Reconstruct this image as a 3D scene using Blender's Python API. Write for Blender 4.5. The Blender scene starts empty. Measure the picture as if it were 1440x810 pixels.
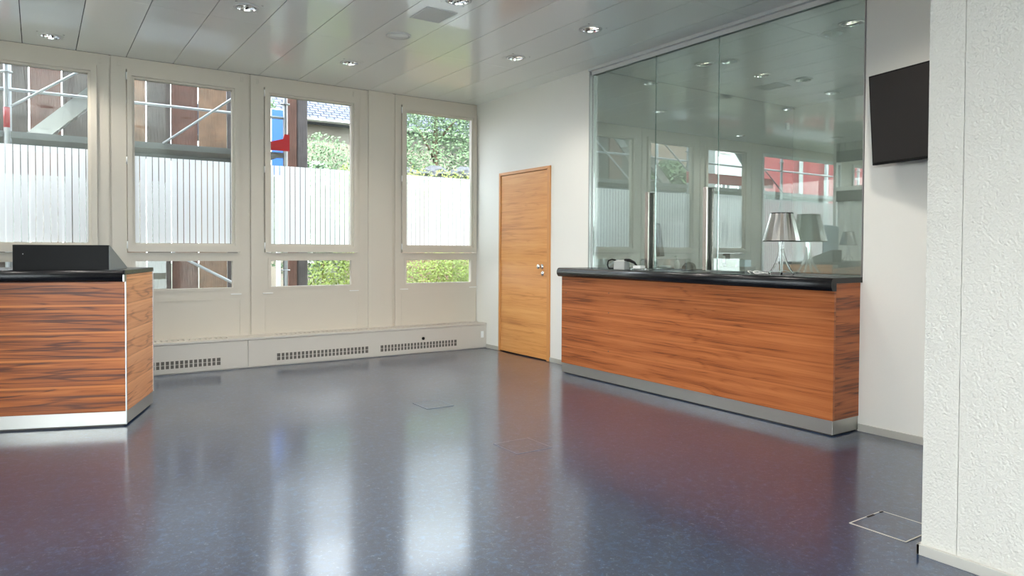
import bpy, bmesh, math, random
from mathutils import Vector, Matrix
C = bpy.context.scene.collection
sc = bpy.context.scene
PI = math.pi
random.seed(7)

# ------------------------------------------------------------------ helpers
def lin(r, g, b):
    f = lambda c: (c/255/12.92) if c/255 <= .04045 else ((c/255+.055)/1.055)**2.4
    return (f(r), f(g), f(b), 1)

class MB:
    """collects shapes for one mesh object"""
    def __init__(s): s.bm = bmesh.new(); s.M = Matrix()
    def box(s, x0, x1, y0, y1, z0, z1, bev=0):
        x0, x1 = min(x0, x1), max(x0, x1); y0, y1 = min(y0, y1), max(y0, y1); z0, z1 = min(z0, z1), max(z0, z1)
        v = [s.bm.verts.new(s.M @ Vector(p)) for p in ((x0,y0,z0),(x1,y0,z0),(x1,y1,z0),(x0,y1,z0),(x0,y0,z1),(x1,y0,z1),(x1,y1,z1),(x0,y1,z1))]
        fs = [s.bm.faces.new([v[i] for i in q]) for q in ((0,3,2,1),(4,5,6,7),(0,1,5,4),(1,2,6,5),(2,3,7,6),(3,0,4,7))]
        if bev:
            es = list({e for f in fs for e in f.edges})
            bmesh.ops.bevel(s.bm, geom=es, offset=bev, segments=2, affect='EDGES', profile=.5)
        return s
    def prism(s, pts, a, b, axis='y', smooth=False):
        """closed 2D outline extruded along an axis; pts are the two other coordinates in x,y,z order"""
        def mk(p, t):
            return s.M @ Vector({'x': (t, p[0], p[1]), 'y': (p[0], t, p[1]), 'z': (p[0], p[1], t)}[axis])
        A = [s.bm.verts.new(mk(p, a)) for p in pts]; B = [s.bm.verts.new(mk(p, b)) for p in pts]
        n = len(pts); fs = [s.bm.faces.new(A), s.bm.faces.new(B[::-1])]
        for i in range(n):
            f = s.bm.faces.new([A[i], B[i], B[(i+1) % n], A[(i+1) % n]]); f.smooth = smooth; fs.append(f)
        bmesh.ops.recalc_face_normals(s.bm, faces=fs)
        return s
    def tube(s, pts, r, seg=10, caps=True):
        pts = [Vector(p) for p in pts]; rr = r if isinstance(r, (list, tuple)) else [r]*len(pts)
        rings = []; up = None
        for i, p in enumerate(pts):
            d = (pts[min(i+1, len(pts)-1)] - pts[max(i-1, 0)]).normalized()
            if up is None: up = Vector((0,0,1)) if abs(d.z) < .9 else Vector((1,0,0))
            a = d.cross(up).normalized(); b = d.cross(a).normalized(); up = -b if up.dot(b) < 0 else b
            b = up; a = d.cross(b).normalized()
            rings.append([s.bm.verts.new(s.M @ (p + (a*math.cos(2*PI*k/seg) + b*math.sin(2*PI*k/seg))*rr[i])) for k in range(seg)])
        fs = []
        for i in range(len(rings)-1):
            for k in range(seg):
                f = s.bm.faces.new([rings[i][k], rings[i][(k+1) % seg], rings[i+1][(k+1) % seg], rings[i+1][k]]); f.smooth = True; fs.append(f)
        if caps: fs += [s.bm.faces.new(rings[0][::-1]), s.bm.faces.new(rings[-1])]
        bmesh.ops.recalc_face_normals(s.bm, faces=fs)
        return s
    def lathe(s, prof, c=(0,0,0), seg=32, smooth=True, flute=0, M=None, caps=True):
        """profile (r, z) turned around z through c"""
        T = s.M @ (M or Matrix()) ; rings = []; c = Vector(c)
        for r, z in prof:
            rings.append([s.bm.verts.new(T @ (c + Vector(((r+(flute if k % 2 else 0))*math.cos(2*PI*k/seg), (r+(flute if k % 2 else 0))*math.sin(2*PI*k/seg), z)))) for k in range(seg)])
        fs = []
        for i in range(len(rings)-1):
            for k in range(seg):
                f = s.bm.faces.new([rings[i][k], rings[i][(k+1) % seg], rings[i+1][(k+1) % seg], rings[i+1][k]]); f.smooth = smooth; fs.append(f)
        if caps:
            fs += [s.bm.faces.new(rings[0][::-1]), s.bm.faces.new(rings[-1])]
        return s
    def quad(s, *p):
        s.bm.faces.new([s.bm.verts.new(s.M @ Vector(q)) for q in p]); return s
    def build(s, name, mat, parent=None, label=None):
        me = bpy.data.meshes.new(name); s.bm.to_mesh(me); s.bm.free()
        me.materials.append(mat)
        o = bpy.data.objects.new(name, me); C.objects.link(o)
        if parent: o.parent = parent
        if label: o['label'] = label
        return o

def tag(o, label, cat, group=None, kind=None):
    o['label'] = label; o['category'] = cat
    if group: o['group'] = group
    if kind: o['kind'] = kind
    return o
def thing(name, loc, label, cat, rz=0, group=None, kind=None):
    o = bpy.data.objects.new(name, None); C.objects.link(o); o.location = loc; o.rotation_euler.z = rz
    o.empty_display_size = .1
    return tag(o, label, cat, group, kind)
def copy_tree(o, parent=None):
    c = o.copy(); C.objects.link(c)
    if parent: c.parent = parent
    for ch in list(o.children): copy_tree(ch, c)
    return c
def rect_holes(mb, ext, holes, t0, t1, plane):
    """solid slab with rectangular holes; ext/holes = (a0,a1,z0,z1); plane 'y' -> a is x, plane 'x' -> a is y"""
    xs = sorted({ext[0], ext[1], *[v for h in holes for v in h[:2]]}); zs = sorted({ext[2], ext[3], *[v for h in holes for v in h[2:]]})
    for i in range(len(xs)-1):
        run = None
        for j in range(len(zs)-1):
            cx, cz = (xs[i]+xs[i+1])/2, (zs[j]+zs[j+1])/2
            solid = ext[0] < cx < ext[1] and ext[2] < cz < ext[3] and not any(h[0] < cx < h[1] and h[2] < cz < h[3] for h in holes)
            if solid: run = (run[0] if run else zs[j], zs[j+1])
            if run and (not solid or j == len(zs)-2):
                if plane == 'y': mb.box(xs[i], xs[i+1], t0, t1, run[0], run[1])
                else: mb.box(t0, t1, xs[i], xs[i+1], run[0], run[1])
                run = None
    return mb

# ------------------------------------------------------------------ materials
def nmat(name):
    m = bpy.data.materials.new(name); m.use_nodes = True
    nt = m.node_tree; nt.nodes.clear(); out = nt.nodes.new('ShaderNodeOutputMaterial')
    return m, nt, out
def N(nt, typ, **kw):
    n = nt.nodes.new(typ)
    for k, v in kw.items():
        if k.startswith('i_'):
            n.inputs[int(k[2:])].default_value = v
        else: setattr(n, k, v)
    return n
def L(nt, a, b): nt.links.new(a, b)
def principled(name, col, rough=.5, metal=0, spec=.5, bump=None, var=0, coat=0, aniso=None, emit=None, trans=0, ior=1.5):
    m, nt, out = nmat(name)
    p = N(nt, 'ShaderNodeBsdfPrincipled'); L(nt, p.outputs[0], out.inputs[0])
    p.inputs['Base Color'].default_value = col; p.inputs['Roughness'].default_value = rough
    p.inputs['Metallic'].default_value = metal; p.inputs['Specular IOR Level'].default_value = spec
    p.inputs['Coat Weight'].default_value = coat; p.inputs['Transmission Weight'].default_value = trans; p.inputs['IOR'].default_value = ior
    tc = N(nt, 'ShaderNodeTexCoord')
    if emit: p.inputs['Emission Color'].default_value = emit[0]; p.inputs['Emission Strength'].default_value = emit[1]
    if var:
        n = N(nt, 'ShaderNodeTexNoise'); n.inputs['Scale'].default_value = 6; n.inputs['Detail'].default_value = 5; L(nt, tc.outputs['Object'], n.inputs['Vector'])
        mx = N(nt, 'ShaderNodeMix', data_type='RGBA', blend_type='MULTIPLY'); mx.inputs[0].default_value = 1
        mx.inputs[6].default_value = col
        r = N(nt, 'ShaderNodeMapRange'); r.inputs[1].default_value = .3; r.inputs[2].default_value = .7; r.inputs[3].default_value = 1-var; r.inputs[4].default_value = 1
        L(nt, n.outputs[0], r.inputs[0]); L(nt, r.outputs[0], mx.inputs[7]); L(nt, mx.outputs[2], p.inputs['Base Color'])
    if bump:
        sca, stre, dist = bump[:3]
        n = N(nt, 'ShaderNodeTexNoise'); n.inputs['Scale'].default_value = sca; n.inputs['Detail'].default_value = 4
        if len(bump) > 3:
            mp = N(nt, 'ShaderNodeMapping'); mp.inputs['Scale'].default_value = bump[3]; L(nt, tc.outputs['Object'], mp.inputs[0]); L(nt, mp.outputs[0], n.inputs['Vector'])
        else: L(nt, tc.outputs['Object'], n.inputs['Vector'])
        b = N(nt, 'ShaderNodeBump'); b.inputs['Strength'].default_value = stre; b.inputs['Distance'].default_value = dist
        L(nt, n.outputs[0], b.inputs['Height']); L(nt, b.outputs[0], p.inputs['Normal'])
    return m
def thin_glass(name, fac, tint, rough=0, ior=1.5, back=0):
    m, nt, out = nmat(name)
    t = N(nt, 'ShaderNodeBsdfTransparent'); t.inputs[0].default_value = tint
    g = N(nt, 'ShaderNodeBsdfGlossy'); g.inputs['Roughness'].default_value = rough; g.inputs[0].default_value = (.93,1,.97,1)
    f = N(nt, 'ShaderNodeFresnel'); f.inputs[0].default_value = ior
    a = N(nt, 'ShaderNodeMath', operation='ADD'); a.inputs[1].default_value = fac; L(nt, f.outputs[0], a.inputs[0])
    # both faces of a pane seen from air: use the incidence angle, not the inside one
    lw = N(nt, 'ShaderNodeNewGeometry')
    dt = N(nt, 'ShaderNodeVectorMath', operation='DOT_PRODUCT'); L(nt, lw.outputs['Incoming'], dt.inputs[0]); L(nt, lw.outputs['Normal'], dt.inputs[1])
    ab = N(nt, 'ShaderNodeMath', operation='ABSOLUTE'); L(nt, dt.outputs['Value'], ab.inputs[0])
    s1 = N(nt, 'ShaderNodeMath', operation='SUBTRACT'); s1.inputs[0].default_value = 1; L(nt, ab.outputs[0], s1.inputs[1])
    p5 = N(nt, 'ShaderNodeMath', operation='POWER'); p5.inputs[1].default_value = 5; L(nt, s1.outputs[0], p5.inputs[0])
    sch = N(nt, 'ShaderNodeMath', operation='MULTIPLY_ADD'); sch.inputs[1].default_value = 1-fac; sch.inputs[2].default_value = fac; L(nt, p5.outputs[0], sch.inputs[0])
    mx = N(nt, 'ShaderNodeMixShader'); L(nt, sch.outputs[0], mx.inputs[0]); L(nt, t.outputs[0], mx.inputs[1]); L(nt, g.outputs[0], mx.inputs[2])
    nt.nodes.remove(f); nt.nodes.remove(a)
    L(nt, mx.outputs[0], out.inputs[0])
    return m
def wood(name, light, mid, dark, board=.182, z0=.101, streak=1., rough=.35, seam=.6, ax='X', fine=1., off=0.):
    """horizontal veneer: the same leaf repeats in every board row"""
    m, nt, out = nmat(name)
    p = N(nt, 'ShaderNodeBsdfPrincipled'); L(nt, p.outputs[0], out.inputs[0]); p.inputs['Roughness'].default_value = rough
    p.inputs['Specular IOR Level'].default_value = .4
    tc = N(nt, 'ShaderNodeTexCoord'); sp = N(nt, 'ShaderNodeSeparateXYZ'); L(nt, tc.outputs['Object'], sp.inputs[0])
    along = sp.outputs[ax]
    mt = lambda op, a, b=None, c=None: _m(nt, op, a, b, c)
    zz = mt('DIVIDE', mt('SUBTRACT', sp.outputs['Z'], z0), board)
    row = mt('FLOOR', zz); fr = mt('SUBTRACT', zz, row)          # 0..1 inside a board
    cb = N(nt, 'ShaderNodeCombineXYZ'); L(nt, mt('ADD', along, off), cb.inputs[0]); L(nt, mt('MULTIPLY', row, .013), cb.inputs[1]); L(nt, mt('MULTIPLY', fr, board), cb.inputs[2])
    def noise(scale, vecscale, det=6, dist=0, rough_=.6):
        mp = N(nt, 'ShaderNodeMapping'); mp.inputs['Scale'].default_value = vecscale; L(nt, cb.outputs[0], mp.inputs[0])
        n = N(nt, 'ShaderNodeTexNoise'); n.inputs['Scale'].default_value = scale; n.inputs['Detail'].default_value = det; n.inputs['Distortion'].default_value = dist
        n.inputs['Roughness'].default_value = rough_
        L(nt, mp.outputs[0], n.inputs['Vector']); return n.outputs[0]
    base = noise(1, (.55, 6, 24), 5, .7)
    fi = noise(1, (3, 10, 420), 3)
    bigv = noise(1, (.9, 4, 5), 2)
    r1 = N(nt, 'ShaderNodeValToRGB'); e = r1.color_ramp.elements
    e[0].position = .33; e[0].color = dark; e[1].position = .66; e[1].color = light
    q = e.new(.46); q.color = mid
    v = mt('ADD', mt('MULTIPLY', mt('SUBTRACT', base, .5), streak), mt('ADD', .5, mt('MULTIPLY', mt('SUBTRACT', fi, .5), .35*fine)))
    v = mt('ADD', v, mt('MULTIPLY', mt('SUBTRACT', bigv, .5), .35))
    # dark pointed flames: thin contour lines of a slow field
    fl = noise(1, (.55, 5, 10), 2, .3)
    ln = mt('ABSOLUTE', mt('SUBTRACT', mt('FRACT', mt('MULTIPLY', fl, 7)), .5))
    ln = mt('SUBTRACT', 1, mt('MINIMUM', mt('MULTIPLY', ln, 7), 1))
    ln = mt('MULTIPLY', ln, mt('MULTIPLY', base, .26*streak))
    v = mt('SUBTRACT', v, ln)
    L(nt, v, r1.inputs[0])
    # pale sapwood edge at the top of every board, running dark towards its foot
    edge = mt('MULTIPLY', mt('GREATER_THAN', fr, .92), seam)
    edge2 = mt('MULTIPLY', mt('LESS_THAN', fr, .035), seam*.5)
    mx = N(nt, 'ShaderNodeMix', data_type='RGBA'); L(nt, edge, mx.inputs[0]); L(nt, r1.outputs[0], mx.inputs[6]); mx.inputs[7].default_value = tuple(min(1, c*1.12) for c in light[:3])+(1,)
    mx2 = N(nt, 'ShaderNodeMix', data_type='RGBA'); L(nt, edge2, mx2.inputs[0]); L(nt, mx.outputs[2], mx2.inputs[6]); mx2.inputs[7].default_value = dark
    L(nt, mx2.outputs[2], p.inputs['Base Color'])
    b = N(nt, 'ShaderNodeBump'); b.inputs['Strength'].default_value = .05; b.inputs['Distance'].default_value = .002; L(nt, fi, b.inputs['Height']); L(nt, b.outputs[0], p.inputs['Normal'])
    return m
def _m(nt, op, a, b=None, c=None):
    n = nt.nodes.new('ShaderNodeMath'); n.operation = op
    for i, v in enumerate((a, b, c)):
        if v is None: continue
        if isinstance(v, (int, float)): n.inputs[i].default_value = v
        else: nt.links.new(v, n.inputs[i])
    return n.outputs[0]

M = {}
M['wall'] = principled('wall_paint', lin(232, 230, 222), .55, bump=(90, .12, .003), spec=.3)
M['wall_shaded'] = principled('office_side_shaded', lin(172, 173, 170), .6, spec=.3)  # greyed to put the side wall's shade into its colour
M['wall_chip'] = principled('woodchip_paint', lin(200, 197, 188), .6, bump=(110, .8, .006), spec=.3)
M['cream'] = principled('cream_lacquer', lin(196, 188, 174), .4, bump=(15, .03, .002), spec=.45)
M['radiator'] = principled('radiator_enamel', lin(192, 186, 176), .35, spec=.5)
M['hole_dark'] = principled('cavity_shade_and_caps', lin(92, 88, 82), .8)  # flat dark tone standing for shade in holes and gaps; also screw caps
M['groove'] = principled('joint_shadow_gap', lin(120, 114, 102), .8)
M['steel'] = principled('brushed_steel', lin(188, 186, 180), .34, metal=.95, bump=(12, .12, .001, (1.5, 1.5, 60)))
M['bronze'] = principled('dark_anodised_metal', lin(62, 60, 56), .35, metal=.8)
M['handle'] = principled('handle_steel', lin(190, 182, 174), .25, metal=1)
M['chrome'] = principled('polished_chrome', lin(225, 225, 225), .08, metal=1)
M['alu'] = principled('satin_aluminium', lin(168, 168, 166), .35, metal=1)
M['rim'] = principled('worn_rim', lin(96, 106, 120), .4)
M['skirt'] = principled('metal_skirting', lin(190, 187, 178), .4, metal=.25)
M['black'] = principled('black_lacquer', lin(12, 13, 17), .26, spec=.35, bump=(200, .02, .001))
M['black_matt'] = principled('black_matt_plastic', lin(10, 10, 10), .55, spec=.2)
M['grey_side'] = principled('grey_laminate', lin(112, 118, 120), .4)
M['screen'] = principled('switched_off_screen', lin(40, 37, 36), .35, spec=.3)
M['white_plastic'] = principled('white_plastic', lin(225, 226, 224), .4)
M['grey_plastic'] = principled('grey_plastic', lin(165, 168, 165), .4)
M['tray'] = principled('tray_plastic', lin(120, 126, 126), .5)
M['white_metal'] = principled('white_ring_metal', lin(215, 216, 212), .35)
M['tubelamp'] = principled('lit_lamp_tube', lin(255, 250, 240), .4, emit=(lin(255, 247, 232), 14))
M['ceiling'] = principled('ceiling_metal_panel', lin(238, 240, 234), .28, spec=.8, bump=(3, .03, .01), coat=.5)
M['ceil_slab'] = principled('ceiling_void', lin(60, 62, 62), .9)
M['clear'] = principled('clear_polycarbonate', (.95, .97, .97, 1), .03, trans=1, ior=1.45)
M['shade'] = principled('chromed_shade', lin(212, 210, 206), .22, metal=1)
M['pane'] = thin_glass('window_glass', .035, (.97, .985, .975, 1))
M['screen_glass'] = thin_glass('partition_glass', .20, (.83, .88, .85, 1))
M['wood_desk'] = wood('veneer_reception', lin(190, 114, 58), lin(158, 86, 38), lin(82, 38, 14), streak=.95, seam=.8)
M['wood_side_lit'] = wood('veneer_reception_side_lit', lin(228, 168, 118), lin(212, 144, 94), lin(150, 92, 54), streak=.8, seam=.5, ax='Y')  # light falling on the desk ends put into a paler veneer
M['wood_teller'] = wood('veneer_teller', lin(188, 114, 66), lin(164, 92, 48), lin(96, 48, 22), streak=.6, seam=.5, ax='Y', off=3.1, fine=1.6)
M['wood_teller_end'] = wood('veneer_teller_end', lin(190, 108, 52), lin(160, 84, 36), lin(96, 46, 18), streak=1.1, seam=.3, ax='X', off=1.)
M['wood_door'] = wood('veneer_door', lin(228, 168, 104), lin(214, 148, 82), lin(178, 112, 54), streak=.5, seam=0., ax='Y', board=4., z0=-1, fine=1.5)
M['wood_frame'] = principled('door_frame_oak', lin(206, 142, 80), .4, bump=(40, .1, .001, (8, 8, 1)))
M['galv'] = principled('galvanised_tube', lin(176, 180, 184), .4, metal=.75)
M['deckgrey'] = principled('scaffold_deck_metal', lin(120, 122, 124), .5, metal=.4)
M['red_steel'] = principled('red_painted_steel', lin(180, 26, 36), .4)
M['blue'] = principled('blue_plastic', lin(24, 70, 150), .4)
M['board'] = []
for i, c in enumerate(((134, 104, 84), (92, 80, 74), (118, 82, 70), (150, 118, 94), (98, 90, 90))):
    M['board'].append(principled('weathered_board', lin(*c), .75, bump=(6, .5, .02, (9, 9, .6)), var=.45))
M['leaf'] = principled('foliage_green', lin(62, 88, 48), .6, var=.35)
M['leaf_pale'] = principled('foliage_pale', lin(84, 110, 72), .6, var=.35)
M['leaf_yellow'] = principled('foliage_yellow_green', lin(124, 142, 40), .6, var=.45)
M['bark'] = principled('bark', lin(100, 82, 66), .9, var=.3)
M['rock'] = principled('rockery_stone', lin(66, 68, 72), .8, bump=(6, .8, .05), var=.3)
M['red_wall'] = principled('red_cladding', lin(164, 72, 78), .7)
M['barn'] = principled('brown_timber_cladding', lin(96, 80, 68), .8, var=.3)
M['white_wall'] = principled('white_render', lin(180, 184, 184), .7)
M['house_wall'] = principled('pale_render', lin(112, 106, 96), .8)
M['dark_glass'] = principled('dark_window', lin(48, 56, 62), .1)
M['fascia'] = principled('dark_fascia', lin(60, 58, 56), .5)
M['curtain'] = principled('white_curtain', lin(232, 236, 236), .8)
M['label_y'] = principled('yellow_label', lin(200, 196, 60), .5)
M['label_g'] = principled('green_print', lin(110, 135, 66), .6, var=.5)
M['cable'] = principled('white_cable', lin(225, 225, 220), .4)
M['amber'] = principled('dark_bottle', lin(52, 50, 40), .15)
M['screen_panel'] = principled('pale_blue_board', lin(186, 204, 216), .45)

# privacy film: translucent white bars with narrow clear gaps
m, nt, out = nmat('striped_privacy_film'); M['film'] = m
tc = N(nt, 'ShaderNodeTexCoord'); sp = N(nt, 'ShaderNodeSeparateXYZ'); L(nt, tc.outputs['Object'], sp.inputs[0])
fr = _m(nt, 'FRACT', _m(nt, 'DIVIDE', _m(nt, 'ADD', sp.outputs['X'], 50), .0555))
gap = _m(nt, 'GREATER_THAN', fr, .865)
tl = N(nt, 'ShaderNodeBsdfTranslucent'); tl.inputs[0].default_value = (.93, .94, .95, 1)
df = N(nt, 'ShaderNodeBsdfDiffuse'); df.inputs[0].default_value = (.8, .81, .82, 1)
m1 = N(nt, 'ShaderNodeMixShader'); m1.inputs[0].default_value = .3; L(nt, tl.outputs[0], m1.inputs[1]); L(nt, df.outputs[0], m1.inputs[2])
tr = N(nt, 'ShaderNodeBsdfTransparent'); tr.inputs[0].default_value = (1, 1, 1, 1)
m0 = N(nt, 'ShaderNodeMixShader'); m0.inputs[0].default_value = .04; L(nt, m1.outputs[0], m0.inputs[1]); L(nt, tr.outputs[0], m0.inputs[2])
m2 = N(nt, 'ShaderNodeMixShader'); L(nt, gap, m2.inputs[0]); L(nt, m0.outputs[0], m2.inputs[1]); L(nt, tr.outputs[0], m2.inputs[2]); L(nt, m2.outputs[0], out.inputs[0])

# blue marbled linoleum with a worn polish
m, nt, out = nmat('blue_linoleum'); M['floor'] = m
p = N(nt, 'ShaderNodeBsdfPrincipled'); L(nt, p.outputs[0], out.inputs[0])
tc = N(nt, 'ShaderNodeTexCoord')
def fnoise(scale, det=6, dist=0, sc_=(1,1,1), rough=.6):
    mp = N(nt, 'ShaderNodeMapping'); mp.inputs['Scale'].default_value = sc_; L(nt, tc.outputs['Object'], mp.inputs[0])
    n = N(nt, 'ShaderNodeTexNoise'); n.inputs['Scale'].default_value = scale; n.inputs['Detail'].default_value = det; n.inputs['Distortion'].default_value = dist; n.inputs['Roughness'].default_value = rough
    L(nt, mp.outputs[0], n.inputs['Vector']); return n.outputs[0]
mar = fnoise(26, 8, .8, rough=.75)
rp = N(nt, 'ShaderNodeValToRGB'); L(nt, mar, rp.inputs[0]); e = rp.color_ramp.elements
e[0].position = .32; e[0].color = lin(8, 24, 48); e[1].position = .70; e[1].color = lin(40, 74, 112)
q = e.new(.52); q.color = lin(14, 36, 66)
spk = fnoise(48, 5, .4, rough=.9); sm = N(nt, 'ShaderNodeMapRange'); sm.inputs[1].default_value = .57; sm.inputs[2].default_value = .68; L(nt, spk, sm.inputs[0])
fm = N(nt, 'ShaderNodeMix', data_type='RGBA'); L(nt, _m(nt, 'MULTIPLY', sm.outputs[0], .6), fm.inputs[0]); L(nt, rp.outputs[0], fm.inputs[6]); fm.inputs[7].default_value = lin(150, 162, 178)
L(nt, fm.outputs[2], p.inputs['Base Color'])
wear = fnoise(1.3, 6, .5); rr = N(nt, 'ShaderNodeMapRange'); rr.inputs[1].default_value = .3; rr.inputs[2].default_value = .7; rr.inputs[3].default_value = .30; rr.inputs[4].default_value = .34
L(nt, wear, rr.inputs[0]); L(nt, _m(nt, 'ADD', rr.outputs[0], _m(nt, 'MULTIPLY', sm.outputs[0], .15)), p.inputs['Roughness'])
p.inputs['Specular IOR Level'].default_value = .6; p.inputs['Coat Weight'].default_value = .8; p.inputs['Coat Roughness'].default_value = .14; p.inputs['Coat IOR'].default_value = 1.55
b = N(nt, 'ShaderNodeBump'); b.inputs['Strength'].default_value = .22; b.inputs['Distance'].default_value = .0015
L(nt, _m(nt, 'ADD', fnoise(170, 3, 0, rough=.7), _m(nt, 'MULTIPLY', fnoise(40, 2), .3)), b.inputs['Height']); L(nt, b.outputs[0], p.inputs['Normal'])
# ground outside
M['bounce_pave'] = principled('bounce_paving', lin(225, 223, 216), .8, bump=(20, .3, .01))  # kept pale to bounce sunlight indoors
M['ground'] = principled('gravel_and_grass', lin(96, 100, 80), .9, var=.4, bump=(20, .5, .03))
# tiled roof
m, nt, out = nmat('roof_tiles'); M['tiles'] = m
p = N(nt, 'ShaderNodeBsdfPrincipled'); L(nt, p.outputs[0], out.inputs[0]); p.inputs['Roughness'].default_value = .85; p.inputs['Specular IOR Level'].default_value = .05
tc = N(nt, 'ShaderNodeTexCoord'); br = N(nt, 'ShaderNodeTexBrick'); br.inputs['Scale'].default_value = 1.7; br.inputs['Mortar Size'].default_value = .03
br.inputs['Color1'].default_value = lin(96, 100, 110); br.inputs['Color2'].default_value = lin(82, 86, 98); br.inputs['Mortar'].default_value = lin(22, 25, 36)
L(nt, tc.outputs['Object'], br.inputs['Vector']); L(nt, br.outputs['Color'], p.inputs['Base Color'])

H = 3.02
XW, YS = -10.0, -11.5         # far ends of the hall

# ------------------------------------------------------------------ room shell
def struct(o, label, cat): return tag(o, label, cat, kind='structure')
mb = MB().box(XW-.2, 0, YS-.2, .25, -.2, 0); mb.box(0, 6.2, YS-.2, .25, -.2, 0)
struct(mb.build('floor', M['floor']), 'dark blue marbled linoleum floor with a worn shine', 'floor')

# downlight positions (x, y)
LIGHTS = [(-4.49, -.39), (-2.06, -1.03), (-.84, -2.10), (-.82, -3.16), (-2.04, -3.13), (-.82, -4.22), (-2.87, -2.95), (-3.28, -2.10), (-5.90, -1.15),
          (-2.06, -4.9), (-3.28, -4.2), (-4.49, -3.2), (-4.49, -5.2), (-3.28, -6.3), (-5.7, -6.3), (-5.7, -4.2), (-4.49, -8.3), (-2.87, -8.3), (-.84, -5.6)]
OFFICE_LIGHTS = [(.78, -2.96), (1.60, -3.0), (.78, -4.45), (2.4, -4.6)]
RD = .078
def plank_field(mb, x_joint, x0, x1, cuts, lights):
    xs = []; k = math.floor((x0-x_joint)/.406)
    while x_joint+.406*k < x1:
        a, b_ = x_joint+.406*k+.003, x_joint+.406*(k+1)-.003; k += 1
        a, b_ = max(a, x0), min(b_, x1)
        if b_-a > .02: xs.append((a, b_))
    for a, b_ in xs:
        for c0, c1 in zip(cuts[:-1], cuts[1:]):
            y0, y1 = c0+.0015, c1-.0015
            ls = sorted([l for l in lights if a < l[0] < b_ and y0 < l[1] < y1], key=lambda l: l[1])
            s = y0
            for lx, ly in ls:
                q = .1
                mb.box(a, b_, s, ly-q, H, H+.012)
                mb.box(a, lx-q, ly-q, ly+q, H, H+.012); mb.box(lx+q, b_, ly-q, ly+q, H, H+.012)
                n = 32; T = []; I = []; I2 = []
                for t in range(n):
                    th = 2*PI*(t+.5)/n; cx_, cy_ = math.cos(th), math.sin(th); f = q/max(abs(cx_), abs(cy_))
                    T.append(mb.bm.verts.new((lx+f*cx_, ly+f*cy_, H))); I.append(mb.bm.verts.new((lx+RD*cx_, ly+RD*cy_, H)))
                for t in range(n): mb.bm.faces.new([T[(t+1) % n], T[t], I[t], I[(t+1) % n]])
                s = ly+q
            mb.box(a, b_, s, y1, H, H+.012)
mb = MB()
plank_field(mb, -4.695, XW, -.0, [YS, -8.84, -6.47, -4.105, -1.74, 0], LIGHTS)
plank_field(mb, .0, .14, 6.0, [-8.84, -6.47, -4.105, -2.18], OFFICE_LIGHTS)
o = struct(mb.build('ceiling', M['ceiling']), 'suspended ceiling of long satin metal planks', 'ceiling')
mb = MB().box(XW-.3, 6.3, YS-.3, .35, H+.13, H+.35)
mb.box(XW-.3, XW, YS-.3, .35, H, H+.35); mb.box(6, 6.3, YS-.3, .35, H, H+.35); mb.box(XW, 6, 0.0, .35, H, H+.35); mb.box(XW, 6, YS-.3, YS, H, H+.35)
mb.build('ceiling_void', M['ceil_slab'], o)

# window wall (north)
BAYS = [  # number, casing x0,x1, glass x0,x1
    (4, -1.115, -.004, -.97, -.085), (3, -2.744, -1.548, -2.541, -1.651), (2, -4.010, -2.760, -3.817, -2.928), (1, -5.280, -4.028, -5.089, -4.199)]
WIDE = (-7.85, -5.6)
holes = []
for n, c0, c1, g0, g1 in BAYS:
    holes += [(g0-.07, g1+.075, 1.165, 2.908), (g0-.03, g1+.03, .78, 1.11)]
holes.append((WIDE[0]-.04, WIDE[1]+.04, .55, 2.87)); holes.append((-9.6, -8.3, .55, 2.87))
mb = MB(); rect_holes(mb, (XW, 0, 0, H), holes, .016, .10, 'y')
for a, b_ in ((-1.451, -1.152),): mb.box(a, b_, -.022, .016, 0, H-.002, .004)
mb.box(-1.546, -1.451, .004, .016, 0, H-.002); mb.box(-1.152, -1.117, .004, .016, 0, H-.002)
mb.box(-5.56, -5.285, 0, .016, 0, H-.002)
wn = struct(mb.build('wall_north', M['cream']), 'cream panelled window wall with pilaster strips between the windows', 'wall')
mb = MB()
mb.box(-1.30, -1.25, -.026, -.0205, .55, .69, .001)
mb.build('cover_plate', M['cream'], wn)
# east window-less continuation behind the office
mb = MB(); mb.box(.12, 6.2, 0, .25, 0, H)
struct(mb.build('wall_corridor', M['wall']), 'white corridor wall behind the wooden door', 'wall')

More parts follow.
